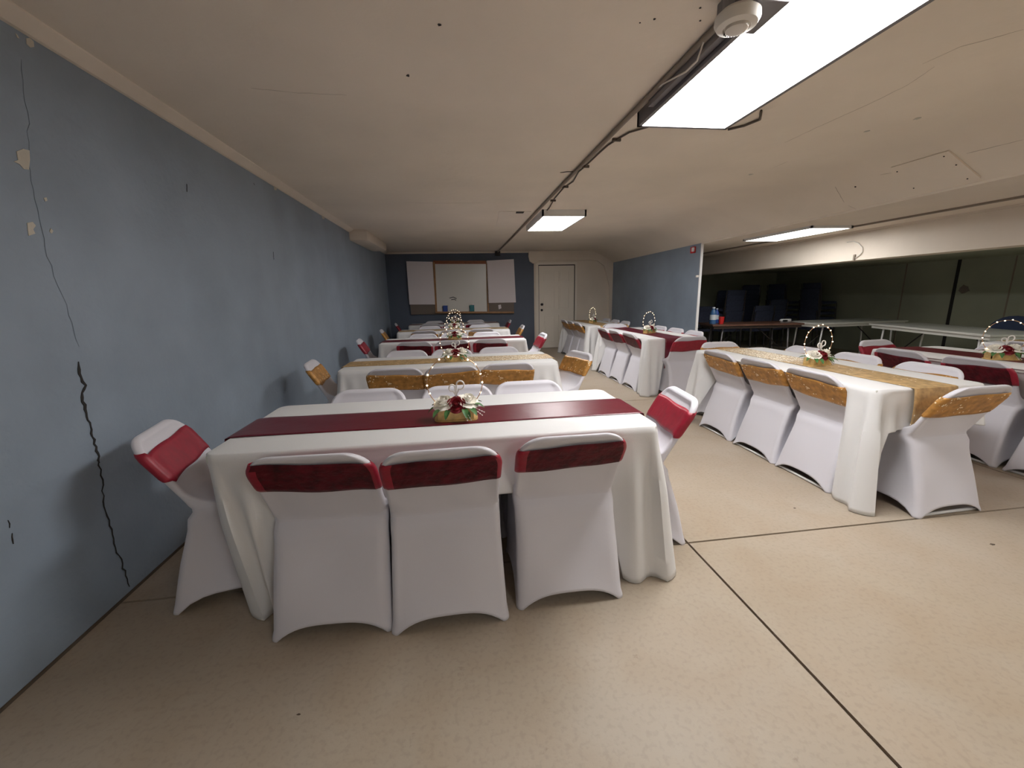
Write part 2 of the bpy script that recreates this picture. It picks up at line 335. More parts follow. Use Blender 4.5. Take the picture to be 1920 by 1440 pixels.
# repaired patch near the far light
build('repair_patch', extrude_poly([K(*p) for p in [(936, 396), (996, 396), (974, 425), (930, 424)]], (0, 0, -.004)), MT['cream'], cl)
build('patch_slot', extrude_poly([K(*p)-Vector((0, 0, .004)) for p in [(968, 396), (983, 396), (981, 399), (967, 399)]], (0, 0, -.003)), MT['crackm'], cl)
pts, wd = jagged([K(1050, 323), K(1062, 322), K(1080, 321)], .02, .004, .014, .022, nz, 2); build('gouge', ribbon(pts, wd, nz), MT['crackm'], cl)

# ---------------------------------------------------------------- lights
LX0, LX1, LZ = 1.132, 1.708, 2.30
def fixture(name, x0, x1, y0, y1, zl, ztop, lens, label):
    e = empty(name, ((x0+x1)/2, (y0+y1)/2, ztop)); hx, hy = (x1-x0)/2, (y1-y0)/2; d = ztop-zl
    bm = bmesh.new()
    for (a, b, c, f) in [(-hx, -hx+.022, -hy, hy), (hx-.022, hx, -hy, hy), (-hx, hx, -hy, -hy+.022), (-hx, hx, hy-.022, hy)]: box(bm, a, b, c, f, -d-.004, 0)
    box(bm, -hx+.01, hx-.01, -hy+.01, hy-.01, -.006, 0)
    build('housing', bm, MT['greymetal'] if lens == 'lens' else MT['white'], e)
    build('diffuser', bx(-hx+.02, hx-.02, -hy+.02, hy-.02, -d-.002, -d+.008), MT[lens], e)
    return tag(e, label, 'ceiling light', 'fluorescent ceiling lights')
fixture('ceiling_light', LX0, LX1, 1.38, 2.60, LZ, ZC, 'lens', 'large fluorescent ceiling panel light nearest the camera, beside the smoke detector')
fixture('ceiling_light', LX0, LX1, 5.37, 6.57, LZ, ZC, 'lens_far', 'small bright fluorescent ceiling light at the end of the conduit, before the whiteboard')
fixture('ceiling_light', 4.24, 4.80, 4.62, 5.82, 2.035, 2.062, 'lens_bay', 'fluorescent ceiling light in the lower bay by the cream beam')
fixture('ceiling_light', LX0, LX1, -2.30, -1.10, LZ, ZC, 'lens_fill', 'added unseen fill light behind the camera, in line with the hall lights')  # added out of view to brighten the foreground and chair backs
fixture('ceiling_light', 4.24, 4.80, -.6, .6, 2.035, 2.062, 'lens_fill', 'added unseen fill light in the lower bay beside the camera')  # extra panel out of frame, put in to light the right foreground
fixture('ceiling_light', 7.0, 7.56, .6, 1.8, 1.735, 1.76, 'lens_store_fill', 'added unseen light in the storage area beyond the beam for the green wall')  # greenish light put in off-frame to lift the green wall

# ---------------------------------------------------------------- ceiling services
XC = 1.075
cd_ = build('conduit', tb([(XC-.03, YF-.01, 2.355), (XC-.005, 8, 2.357), (XC, 4, 2.357), (XC+.015, 2.2, 2.357), (XC+.02, YB+.01, 2.357)], .0145, 10), MT['pipe'], smooth=True)
tag(cd_, 'long straight conduit pipe running along the cream ceiling to the far wall', 'pipe')
e = build('conduit_end_box', bx(XC-.09, XC+.03, YF-.1, YF-.034, 2.27, 2.374, bev=.006), MT['dark']); tag(e, 'small dark junction box at the far wall end of the conduit', 'junction box')
rw = [(x, y) for x, y in [(1018, 402), (1030, 390), (1040, 372), (1057, 352), (1062, 349), (1075, 340), (1085, 322), (1097, 312), (1120, 290), (1140, 272), (1156, 262), (1180, 248), (1215, 238)]]
pp = [on_z(x, y, 2.366) for x, y in rw]
cb = build('lamp_cable', tb(pp, .006, 6), MT['cable'], smooth=True); tag(cb, 'wavy dark cable stapled to the ceiling between the two hall lights', 'cable')
for px in [(1156, 262), (1098, 312), (1060, 350), (1037, 376)]:
    p = on_z(*px, 2.366); build('cable_clip', bx(p.x-.03, p.x+.03, p.y-.008, p.y+.008, 2.356, 2.3745), MT['cable'], cb)
cb2 = build('lamp_cable', tb([on_z(x, y, 2.366) for x, y in [(1365, 243), (1395, 236), (1415, 228), (1425, 224), (1427, 208)]], .007, 6), MT['cable'], smooth=True)
tag(cb2, 'short bent cable poking out beside the near end of the big ceiling light', 'cable')
# wiring trough beside the near light, and detector
tr = empty('wiring_trough', (1.085, 2.0, ZC)); tag(tr, 'dark grey wiring trough alongside the nearest ceiling light', 'wiring trough')
build('channel', bx(.012, .044, -.55, .38, -.06, 0), MT['greymetal'], tr)
build('loose_wire', tb([(.0, -.15, -.03), (.005, -.1, -.075), (.01, 0, -.07), (.0, .2, -.03), (.0, .35, -.02)], .004, 6), MT['plastic'], tr)
jb = build('junction_box', bx(1.03, 1.19, 1.50, 1.68, 2.285, 2.374, bev=.004), MT['greymetal']); tag(jb, 'grey metal box on the ceiling that carries the smoke detector', 'junction box')
dp = on_z(1382, 42, 2.25)
sd = empty('smoke_detector', (dp.x, dp.y, 2.25)); tag(sd, 'round ivory smoke detector hanging next to the nearest ceiling light', 'smoke detector')
bm = bmesh.new(); lathe(bm, [(0, .034), (.058, .034), (.074, .02), (.075, .004), (.066, -.012), (.045, -.018), (.042, -.012), (0, -.012)], n=32); build('body', bm, MT['plastic'], sd, smooth=True, auto=40)
bm = bmesh.new(); lathe(bm, [(0, -.012), (.038, -.012), (.037, -.024), (.03, -.028), (0, -.028)], n=28); build('sensor_cap', bm, MT['plastic'], sd, smooth=True, auto=40)
for k in range(7):
    a = PI*.25 + k*.22; build('vent_slot', bx(math.cos(a)*.043-.002, math.cos(a)*.043+.002, math.sin(a)*.043-.002, math.sin(a)*.043+.002, -.022, -.016), MT['black'], sd)
bm = bmesh.new(); lathe(bm, [(.05, .034), (.05, .12)], n=20); box(bm, -.04, .04, -.04, .04, .034, .11); build('mounting_base', bm, MT['greymetal'], sd)

# access hatch on the sloping part
def slope_pt(x, y):
    d = ray(x, y); n = Vector((ZC-.115-(ZP+.005), 0, XP-3.62)).normalized(); p0 = Vector((3.62, 0, ZC-.115))
    return O + d*((p0-O).dot(n)/d.dot(n)), n
hp = [slope_pt(*p) for p in [(1672, 312), (1780, 280), (1840, 331), (1722, 361)]]; n = hp[0][1]
ht = build('access_hatch', extrude_poly([p - n*.001 for p, _ in hp], n*-.012), MT['ceiling']); tag(ht, 'square painted access panel screwed to the sloping ceiling at right', 'access panel')
for px in [(1684, 319), (1772, 290), (1795, 306), (1816, 332), (1715, 350)]:
    p, _ = slope_pt(*px); p = p-n*.013; bm = bmesh.new(); bmesh.ops.create_uvsphere(bm, u_segments=8, v_segments=6, radius=.0055, matrix=Matrix.Translation(p)); build('screw', bm, MT['crackm'], ht)
for a, b in [((1558, 337), (1583, 380)), ((1650, 328), (1672, 324)), ((1812, 288), (1919, 262)), ((1590, 385), (1605, 392))]:
    pts, wd = jagged([slope_pt(*a)[0], slope_pt(*b)[0]], .03, .003, .002, .005, -n, a[0]); build('ceiling_crack', ribbon(pts, wd, -n, .0006), MT['thinceil'], cl)
p, _ = slope_pt(1604, 350); bm = bmesh.new(); bmesh.ops.create_uvsphere(bm, u_segments=8, v_segments=6, radius=.008, matrix=Matrix.Translation(p)); build('nail_hole', bm, MT['crackm'], cl)
# loose wire on the beam
bw = build('beam_wire', tb([on_x(x, y, XBEAM-.012) for x, y in [(1588, 454), (1600, 452), (1610, 456), (1617, 464), (1617, 472), (1612, 478), (1604, 484)]], .006, 6), MT['plastic'], smooth=True)
tag(bw, 'short looped white wire hanging on the cream beam at right', 'wire')
p = on_x(1603, 483, XBEAM); build('hook', bx(p.x-.02, p.x, p.y-.012, p.y+.012, p.z-.03, p.z+.04, bev=.004), MT['pipe'], bw)
# alarm at the partition top
al = empty('alarm_strobe', (XP, 6.56, 1.995)); tag(al, 'tiny red and white alarm strobe high on the blue partition end', 'alarm')
build('body', bx(-.04, -.001, -.04, .06, -.05, .05, bev=.006), MT['red'], al); build('lens', bx(-.06, -.03, -.05, -.005, -.03, .035, bev=.008), MT['white'], al)

# ---------------------------------------------------------------- door
dr = struct(build('door_1', bx(DX0+.004, DX1-.004, YF+.0, YF+.045, .012, DZ), MT['doorw']))
def dbox(*a, bev=0, m='doorw', nm='door_panel'): return build(nm, bx(*a, bev=bev), MT[m], dr)
for (z0, z1) in [(.18, .82), (.98, 1.52), (1.66, 1.90)]:
    for xa in (DX0+.13, DX0+.50):
        bm = bmesh.new()
        for (a, b, c, d) in [(xa, xa+.014, z0, z1), (xa+.256, xa+.27, z0, z1), (xa, xa+.27, z0, z0+.014), (xa, xa+.27, z1-.014, z1)]: box(bm, a, b, YF-.016, YF+.001, c, d)
        box(bm, xa+.04, xa+.23, YF-.010, YF+.001, z0+.045, z1-.045, bev=.003)
        build('door_panel', bm, MT['doorw'], dr)
bm = bmesh.new(); lathe(bm, [(0, .07), (.022, .066), (.03, .05), (.022, .032), (.011, .026), (.011, .004), (.03, .0), (.03, -.004)], n=16)
bmesh.ops.rotate(bm, verts=bm.verts, matrix=Matrix.Rotation(PI/2, 3, 'X')); bmesh.ops.translate(bm, verts=bm.verts, vec=(DX0+.07, YF-.002, 1.10)); build('door_knob', bm, MT['dark'], dr, smooth=True)
bm = bmesh.new(); lathe(bm, [(0, .02), (.026, .02), (.03, .0), (.03, -.004)], n=16)
bmesh.ops.rotate(bm, verts=bm.verts, matrix=Matrix.Rotation(PI/2, 3, 'X')); bmesh.ops.translate(bm, verts=bm.verts, vec=(DX0+.07, YF-.002, .96)); build('deadbolt', bm, MT['dark'], dr, smooth=True)
bm = bmesh.new(); box(bm, DX0-.075, DX0-.012, YF-.03, YF-.011, 0, DZ+.075); box(bm, DX1+.012, DX1+.06, YF-.03, YF-.011, 0, DZ+.075); box(bm, DX0-.012, DX1+.012, YF-.03, YF-.011, DZ+.02, DZ+.075)
struct(build('trim_7', bm, MT['doorw']))
bm = bmesh.new(); box(bm, DX0-.012, DX0+.004, YF+.005, YF+.04, 0, DZ+.02); box(bm, DX1-.004, DX1+.012, YF+.005, YF+.04, 0, DZ+.02); box(bm, DX0-.012, DX1+.012, YF+.005, YF+.04, DZ, DZ+.02)
struct(build('trim_8', bm, MT['crackm']))

# ---------------------------------------------------------------- whiteboard cabinet
wb = empty('whiteboard', (.17, YF, .93)); tag(wb, 'wall whiteboard in a wooden frame with two papered side doors, on the far blue wall', 'whiteboard')
def q(x, y): p = on_y(x, y, YF-.05); return p.x-.17, p.z-.93
def quad(name, px, y0, th, m, par=wb): return build(name, extrude_poly([(q(*p)[0], y0, q(*p)[1]) for p in px], (0, -th, 0)), MT[m], par)
quad('back_panel', [(768, 492), (963, 490), (964, 588), (771, 590)], 0, .05, 'taupe')
quad('side_panel', [(769, 570), (816, 572), (817, 588), (771, 589)], -.05, .012, 'taupe')
quad('side_panel', [(917, 568), (963, 567), (962, 587), (918, 588)], -.05, .012, 'taupe')
quad('writing_surface', [(815, 494), (911, 494), (913, 584), (818, 585)], -.05, .01, 'board')
quad('top_rail', [(812, 489), (911, 489), (911, 495), (813, 495)], -.05, .03, 'redwood')
quad('frame_post', [(812, 492), (815.5, 492), (820, 586), (816.5, 586)], -.05, .035, 'wood')
quad('frame_post', [(911, 492), (913, 492), (917, 586), (914.5, 586)], -.05, .035, 'wood')
quad('marker_tray', [(816, 584), (963, 584), (963, 587), (817, 587)], -.05, .08, 'wood')
quad('papered_door', [(762, 490), (811, 491), (816, 571), (768, 571)], -.055, .03, 'paper')
quad('papered_door', [(912, 489), (963, 486), (967, 567), (915, 568)], -.055, .03, 'paper')
quad('notice', [(934, 572), (939, 571), (940, 578), (935, 580)], -.062, .003, 'paper')
bm = bmesh.new()
for k, (a, b, c) in enumerate([((843, 559), (850, 557), (856, 560)), ((846, 562), (852, 561), (855, 563))]):
    tube(bm, [(q(*p)[0], -.061, q(*p)[1]) for p in (a, b, c)], .011, 6)
build('marker_scribble', bm, MT['grey'], wb)
for (px, nm, m, lb) in [((835, 579), 'blue_box', 'blueb', 'small blue box standing on the tray at the left of the whiteboard'), ((885, 578), 'teal_box', 'teal', 'small teal box of markers on the tray, right of the blue box')]:
    p = on_y(*px, YF-.1); e = empty(nm, (p.x, YF-.105, p.z-.075)); tag(e, lb, 'box')
    bm = bmesh.new()
    for a in [(-.055, -.05, -.02, .02), (.05, .055, -.02, .02), (-.055, .055, -.02, -.015), (-.055, .055, .015, .02)]: box(bm, *a, 0, .15)
    box(bm, -.055, .055, -.02, .02, 0, .006); build('body', bm, MT[m], e)
    if m == 'teal': build('card', bx(.01, .045, -.012, .0, .01, .18), MT['paper'], e)

# ---------------------------------------------------------------- the covered chair
HT = .785
def prof_y(z):      # rear surface of the cover, y towards the table; origin = rear feet
    K_ = [(0, 0), (.05, .012), (.2, .048), (.36, .098), (.43, .112), (.458, .136), (.5, .116), (.6, .062), (.7, .004), (.8, -.055)]
    for (a, ya), (b, yb) in zip(K_, K_[1:]):
        if z <= b: t = (z-a)/(b-a); return ya+(yb-ya)*t
    return K_[-1][1]
PINCH = [1.0]
def half_w(z):
    p = PINCH[0]
    K_ = [(0, .236), (.04, .234-.004*p), (.12, .232-.010*p), (.25, .229-.020*p), (.36, .227-.020*p), (.42, .227-.014*p), (.45, .228-.008*p), (.48, .224-.009*p), (.55, .223-.005*p), (.65, .224-.001*p), (.69, .224)]
    if z > .69:
        r = .105; t = min(1, (z-.69)/(HT-.69)); return .224 - r + r*math.sqrt(max(0, 1-t*t))*1.0
    for (a, ya), (b, yb) in zip(K_, K_[1:]):
        if z <= b: t = (z-a)/(b-a); return ya+(yb-ya)*t
    return K_[-1][1]
def sm(t): t = max(0, min(1, t)); return t*t*(3-2*t)
NE, NS, NCN = 18, 8, 4
def ring_pts(hw, y0, y1, rc):
    out = []   # rear edge left->right, corner, right side, corner, front right->left, corner, left side, corner ; tag each
    for i in range(NE+1): out.append((-hw+rc+(2*hw-2*rc)*i/NE, y0, 'r', i/NE))
    for k in range(1, NCN): a = -PI/2 + PI/2*k/NCN; out.append((hw-rc+rc*math.cos(a), y0+rc+rc*math.sin(a), 'c', 0))
    for i in range(NS+1): out.append((hw, y0+rc+(y1-y0-2*rc)*i/NS, 's', i/NS))
    for k in range(1, NCN): a = PI/2*k/NCN; out.append((hw-rc+rc*math.cos(a), y1-rc+rc*math.sin(a), 'c', 0))
    for i in range(NE+1): out.append((hw-rc-(2*hw-2*rc)*i/NE, y1, 'f', i/NE))
    for k in range(1, NCN): a = PI/2 + PI/2*k/NCN; out.append((-hw+rc+rc*math.cos(a), y1-rc+rc*math.sin(a), 'c', 0))
    for i in range(NS+1): out.append((-hw, y1-rc-(y1-y0-2*rc)*i/NS, 's', 1-i/NS))
    for k in range(1, NCN): a = PI + PI/2*k/NCN; out.append((-hw+rc+rc*math.cos(a), y0+rc+rc*math.sin(a), 'c', 0))
    return out
def cover_mesh(seed, pinch):
    PINCH[0] = pinch
    rn = random.Random(seed); ph = rn.uniform(0, 6)
    bm = bmesh.new(); rings = []
    TH = .034
    zs = [HT, HT-.0015, HT-.005, HT-.011, HT-.02, HT-.032, HT-.048, HT-.068, HT-.09, .685, .66, .63, .60, .57, .54, .515, .495, .478]
    for z in zs:
        web = {.515: .012, .495: .04, .478: .10}.get(z, 0)
        hw = half_w(z); y0 = prof_y(z); th = TH*math.sqrt(max(.02, min(1, (HT-z+.0015)/.016))) if z > HT-.016 else TH
        yc = y0+TH/2; row = []
        for (x, y, t, u) in ring_pts(hw, yc-th/2, yc+th/2+web, min(.016, th*.48)):
            d = min(hw-abs(x), HT-z)
            if t in 'rf' and z > .5:
                off = .011*sm((d-.012)/.02)*sm((z-.49)/.05); y += off if t == 'r' else -off
            if t == 'r': y += .003*math.sin(x*22+ph+z*9)*sm((.62-z)/.08)
            row.append(bm.verts.new((x, y, z)))
        rings.append(row)
    YFR = .40
    def full(z, yf, arch):
        row = []
        hw = half_w(z); y0 = prof_y(z)
        if z < .03: hw += .004
        for (x, y, t, u) in ring_pts(hw, y0, yf, .028 if z > .02 else .026):
            zz = z
            if arch is not None:
                v = abs(2*u-1) if t in 'rfs' else 1
                A = {'r': .062, 'f': .06, 's': .06, 'c': 0}[t]
                a = A*(1-v**3.2)
                zz = z + a*(1-z/.46)
                pull = math.sin(PI*min(1, z/.45))
                if t == 's': x -= math.copysign(.022*(1-v*v)*(.4+pull), x)
                if t == 'f': y -= .02*(1-v*v)*pull
                if t == 'r': y += .010*(1-v*v)*pull + .006*math.sin(x*14+ph)*pull
            row.append(bm.verts.new((x, y, zz)))
        return row
    # seat: row of quads runs from the back's foot out to the seat front
    for k, (yf, dz) in enumerate([(.30, .464), (.36, .463), (.395, .458), (YFR, .445)]):
        row = []
        hw = half_w(.45)
        for (x, y, t, u) in ring_pts(hw, prof_y(.455), yf, .03):
            row.append(bm.verts.new((x, y, dz if t != 'r' else .455-.004*k)))
        rings.append(row)
    for z, yf in [(.41, .405), (.36, .408), (.29, .413), (.21, .42), (.14, .428), (.08, .434), (.035, .438), (.012, .44), (0.0, .438)]:
        rings.append(full(z, yf, 1))
    for A, B in zip(rings, rings[1:]):
        n = len(A)
        for k in range(n): bm.faces.new((A[k], A[(k+1) % n], B[(k+1) % n], B[k]))
    # top strip
    T = rings[0]; n = len(T)
    bm.faces.new(T[::-1])
    return bm
def sash_mesh(seed, tilt, z0, z1, pinch):
    PINCH[0] = pinch
    rn = random.Random(seed); ph, ph2 = rn.uniform(0, 6), rn.uniform(0, 6)
    bm = bmesh.new(); rings = []; kinds = []
    NZ = 11
    for j in range(NZ):
        v = j/(NZ-1); row = []
        base = z0+(z1-z0)*v; hw0 = half_w(base)
        e = .005 if 0 < j < NZ-1 else .0018
        kinds = []
        for (x, y, t, u) in ring_pts(hw0+.004, 0, .034+2*e, .019):
            kinds.append(t)
            sag = (-.010*(1-(x/hw0)**2)*(1-v) if t == 'r' else 0)
            z = base + tilt*x*(1 if t != 'f' else -.5) + sag + (.0025*math.sin(x*24+ph) if t in 'rf' else 0)
            hwz = half_w(min(z, HT-.03))+.0045
            xx = x*hwz/(hw0+.004)
            wr_ = .0028*math.sin(v*17 + x*9 + ph2)*(1 if t in 'rf' else .3)
            yy = y - e + prof_y(z)
            if t in 'rf': dy = .004*sm((hwz-abs(xx)-.02)/.04); yy += (dy if t == 'r' else -dy)
            yy += -abs(wr_) if t == 'r' else abs(wr_) if t == 'f' else 0
            row.append(bm.verts.new((xx, yy, z)))
        rings.append(row)
    for A, B in zip(rings, rings[1:]):
        n = len(A)
        for k in range(n):
            f = bm.faces.new((A[k], A[(k+1) % n], B[(k+1) % n], B[k])); f.material_index = 0 if kinds[k] == 'r' and abs(A[k].co.x) < .2 else 1
    return bm
def solid(o, th):
    md = o.modifiers.new('thickness', 'SOLIDIFY'); md.thickness = th; md.offset = 0
protos = {}
# look: cover pinch, sash tilt, sash z range, rail shown
STY = [(1.0, -.05, .595, .725, True), (.9, .02, .60, .73, True), (1.0, .06, .60, .728, True), (0.0, -.06, .612, .748, False), (.15, .05, .622, .738, False), (.1, .015, .612, .738, False), (.8, .02, .565, .695, True)]
def proto(colr, s):
    if (colr, s) in protos: return protos[(colr, s)]
    pn, tl, z0, z1, rail = STY[s]
    e = empty('banquet_chair')
    cv = build('chair_cover', cover_mesh(s, pn), MT['cover'], e, smooth=True); solid(cv, .002)
    mm = {'burgundy': ['burg', 'burgsatin'], 'satin': ['burgsatin', 'burgsatin'], 'gold': ['gold', 'gold']}[colr]
    sh = build('sash', sash_mesh(s*2+(colr == 'gold'), tl, z0, z1, pn), [MT[k] for k in mm], e, smooth=True); solid(sh, .002)
    if rail: build('foot_rail', tb([(-.215, .02, .012), (.215, .02, .012)], .0095, 8), MT['white'], e, smooth=True)
    protos[(colr, s)] = [e, False]; return protos[(colr, s)]
def chair(x, y, face, colr, s, label, group, dz=0):
    """x,y = middle of the rear feet; face = direction the sitter looks, degrees from +x"""
    if s == 1 and colr == 'burgundy': colr = 'satin'
    p = proto(colr, s); rz = math.radians(face-90)
    if not p[1]: o = p[0]; o.location = (x, y, 0); o.rotation_euler = (0, 0, rz); p[1] = True
    else: o = dup(p[0], (x, y, 0), rz)
    tag(o, label, 'chair', group); return o

# ---------------------------------------------------------------- table, cloth, runner
L_, W_ = 1.86, .76
def table_base(x0, y0, lx, ly, label):
    e = empty('folding_table', (x0+lx/2, y0+ly/2, 0)); tag(e, label, 'table', 'clothed banquet tables')
    hx, hy = lx/2, ly/2
    build('tabletop', bx(-hx+.008, hx-.008, -hy+.008, hy-.008, .70, .735, bev=.006), MT['hdpe'], e)
    for sx in (-1, 1):
        for sy in (-1, 1):
            px, py = (sx*(hx-.26), sy*(hy-.18)) if lx > ly else (sx*(hx-.18), sy*(hy-.26))
            build('leg', tb([(px, py, .70), (px, py, .012)], .014, 10), MT['dark'], e, smooth=True)
    return e
def cloth_obj(x0, y0, lx, ly, lifts, corners, label, seed, tuck=(0, 0, 0, 0), flare=.045):
    """lifts: per side (S,E,N,W) list of (a,b,drop) along the side in metres from its start (counter-clockwise). corners: extra bottom offset (dx,dy) SW,SE,NE,NW"""
    rn = random.Random(seed); r = .045; bm = bmesh.new(); ZT = .7365
    hx, hy = lx/2, ly/2; cx, cy = x0+hx, y0+hy
    S_ = []   # (pos, normal, side, s, corner weight)
    sides = [((-hx, -hy), (1, 0), (0, -1), lx), ((hx, -hy), (0, 1), (1, 0), ly), ((hx, hy), (-1, 0), (0, 1), lx), ((-hx, hy), (0, -1), (-1, 0), ly)]
    for si, (st, d, nn, ln) in enumerate(sides):
        n = int((ln-2*r)/.018)
        for i in range(n+1):
            s = r+(ln-2*r)*i/n; S_.append((st[0]+d[0]*s, st[1]+d[1]*s, nn[0], nn[1], si, s, ln))
        ctr = (st[0]+d[0]*(ln-r)-nn[0]*r, st[1]+d[1]*(ln-r)-nn[1]*r); a0 = math.atan2(nn[1], nn[0])
        for k in range(1, 6):
            a = a0+PI/2*k/6; S_.append((ctr[0]+r*math.cos(a), ctr[1]+r*math.sin(a), math.cos(a), math.sin(a), si, ln + (k-6)*1e-3*0, ln))
    phs = [rn.uniform(0, 6) for _ in range(8)]
    NV = 26; cols = []
    for (x, y, nxx, nyy, si, s, ln) in S_:
        dw = min(s, ln-s)                              # distance to a corner along the side
        D = .7345; tk = 0
        for (a, b, dr_) in lifts[si]:
            k = sm((s-a+.035)/.07)*sm((b+.035-s)/.07); 
            if k > 0: D = D*(1-k)+min(D, dr_)*k; tk = max(tk, k)
        cwt = max(0, 1-dw/.24); ci = si if s < ln/2 else (si+1) % 4
        cdx, cdy = corners[ci]
        fold = .012*math.sin(s*17+phs[si]) + .008*math.sin(s*31+phs[si+4])
        cf = .022*math.cos(dw*2*PI/.13)*sm(cwt*1.6)     # soft flutes beside each corner
        col = []
        for j in range(NV+1):
            v = j/NV; dd = D*v
            out = .004 + (fold*(1-tk*.6)+.012)*v**1.3*(D/.73) + cf*sm(dd/.35)
            out += flare*sm(cwt)*(dd/.73)**1.2
            out -= tk*tuck[si]*min(1, dd/.22)**.8
            z = ZT-dd
            if j == 0: out = 0; z = ZT+.0005
            elif j == 1: z = min(z, ZT-.010); out = max(out, .006)
            kx = cdx*sm(cwt)*(dd/.73)**1.1; ky = cdy*sm(cwt)*(dd/.73)**1.1
            col.append((x+nxx*out+kx, y+nyy*out+ky, max(z, .004)))
        cols.append(col)
    V = [[bm.verts.new(p) for p in c] for c in cols]; n = len(V)
    for i in range(n):
        A, B = V[i], V[(i+1) % n]
        for j in range(NV): bm.faces.new((A[j], B[j], B[j+1], A[j+1]))
    # top surface with a border loop for a soft edge
    inner = [bm.verts.new((c[0][0]*(1-.006/hx), c[0][1]*(1-.006/hy), ZT+.003)) for c in cols]
    for i in range(n): bm.faces.new((V[i][0], inner[i], inner[(i+1) % n], V[(i+1) % n][0]))
    bm.faces.new(inner)
    o = build('tablecloth', bm, MT['cloth'], smooth=True, auto=70); o.location = (cx, cy, 0)
    solid(o, .0015); tag(o, label, 'tablecloth', 'white tablecloths'); return o
def runner_obj(x0, y0, lx, ly, colr, drops, label, seed, sparkle=False, rw=.30, shift=0):
    """strip across the table top with both ends hanging; local x = its length"""
    rn = random.Random(seed); along_x = lx > ly; ln, wd = (lx, ly) if along_x else (ly, lx)
    bm = bmesh.new(); h = ln/2; ZT = .7395; path = []
    d0, d1 = drops; out = .02
    nd = 8
    for k in range(nd, 0, -1):
        t = k/nd; path.append((-h-out-.012*math.sin(t*2.5), ZT-.006-d0*t))
    path += [(-h-out*.85, ZT-.001), (-h-.004, ZT+.0025)]
    N = 60
    for k in range(N+1): path.append((-h+.012+(2*h-.024)*k/N, ZT+.003))
    path += [(h+.004, ZT+.0025), (h+out*.85, ZT-.001)]
    for k in range(1, nd+1):
        t = k/nd; path.append((h+out+.012*math.sin(t*2.5), ZT-.006-d1*t))
    rows = []; M_ = 14; p1, p2 = rn.uniform(0, 6), rn.uniform(0, 6)
    for (a, z) in path:
        row = []
        for k in range(M_+1):
            u = k/M_-.5; top = abs(a) < h-.02
            b = u*rw + shift + .004*math.sin(a*5+p1)
            zz = z
            if top: zz += .0028*(max(0, math.sin(a*8+u*7+p1))*max(0, math.sin(a*2.3+p2)))
            row.append(bm.verts.new((a, b, zz)))
        rows.append(row)
    for A, B in zip(rows, rows[1:]):
        for k in range(M_): bm.faces.new((A[k], A[k+1], B[k+1], B[k]))
    m = MT['burgrun'] if colr == 'burgundy' else MT['goldrun_sparkle'] if sparkle else MT['goldrun']
    o = build('table_runner', bm, m, smooth=True, auto=60); o.location = (x0+lx/2, y0+ly/2, 0)
    if not along_x: o.rotation_euler = (0, 0, PI/2)
    solid(o, .0012); tag(o, label, 'table runner', f'{colr} table runners'); return o

# ---------------------------------------------------------------- centrepiece
def rose_mesh(c, R, seed, tilt=(0, 0)):
    rn = random.Random(seed); bm = bmesh.new(); c = Vector(c)
    rot = Matrix.Rotation(tilt[0], 3, 'X') @ Matrix.Rotation(tilt[1], 3, 'Y')
    layers = [(3, .28, .95, .05), (4, .5, .85, .35), (5, .75, .62, .7), (6, 1.0, .35, 1.1)]
    for (n, rad, hgt, open_) in layers:
        off = rn.uniform(0, 6)
        for k in range(n):
            a0 = off+2*PI*k/n; span = 2*PI/n*1.35; g = []
            for i in range(6):
                row = []
                for j in range(5):
                    u = i/5-.5; v = j/4; a = a0+u*span
                    rr_ = R*rad*(.35+.65*math.sin(v*PI/2)) * (1+.18*v*open_*(1-abs(u)*1.2))
                    z = R*(hgt*v*.9-.25) - R*.22*open_*v*v - R*.18*(abs(2*u)**2)*v
                    row.append(bm.verts.new(c + rot @ Vector((rr_*math.cos(a), rr_*math.sin(a), z))))
                g.append(row)
            for i in range(5):
                for j in range(4): bm.faces.new((g[i][j], g[i+1][j], g[i+1][j+1], g[i][j+1]))
    bmesh.ops.create_uvsphere(bm, u_segments=10, v_segments=8, radius=R*.32, matrix=Matrix.Translation(c+rot @ Vector((0, 0, R*.1))))
    return bm
def leaf_mesh(base, d, length, wid, droop):
    bm = bmesh.new(); base = Vector(base); d = Vector(d).normalized(); s = d.cross(Vector((0, 0, 1)))
    s = s.normalized() if s.length > .01 else Vector((1, 0, 0)); rows = []
    for i in range(8):
        t = i/7; w_ = wid*math.sin(PI*min(1, t*.93+.05))**.8; p = base+d*length*t+Vector((0, 0, -droop*t*t))
        rows.append([bm.verts.new(p+s*w_*u+Vector((0, 0, abs(u)*w_*.35))) for u in (-1, -.5, 0, .5, 1)])
    for A, B in zip(rows, rows[1:]):
        for k in range(4): bm.faces.new((A[k], A[k+1], B[k+1], B[k]))
    return bm
cp = empty('floral_centerpiece')
bm = bmesh.new()
for a in [(-.085, .085, -.045, -.039), (-.085, .085, .039, .045), (-.085, -.079, -.045, .045), (.079, .085, -.045, .045)]: box(bm, *a, .008, .058)
box(bm, -.08, .08, -.04, .04, .006, .05)
build('planter_box', bm, MT['boxgold'], cp)
bm = bmesh.new(); pts = []
for k in range(32):
    a = 2*PI*k/32; x, y = math.cos(a), math.sin(a); pts.append((math.copysign(abs(x)**.45, x)*.104, math.copysign(abs(y)**.6, y)*.052, 0))
build('base_board', extrude_poly(pts, (0, 0, .008)), MT['boxgold'], cp)
HR, HZ = .132, .175
hoop = build('hoop', tb([(HR*math.cos(2*PI*k/48), .012, HZ+HR*math.sin(2*PI*k/48)) for k in range(48)], .0022, 6, closed=True), MT['wire'], cp, smooth=True)
me_b = None
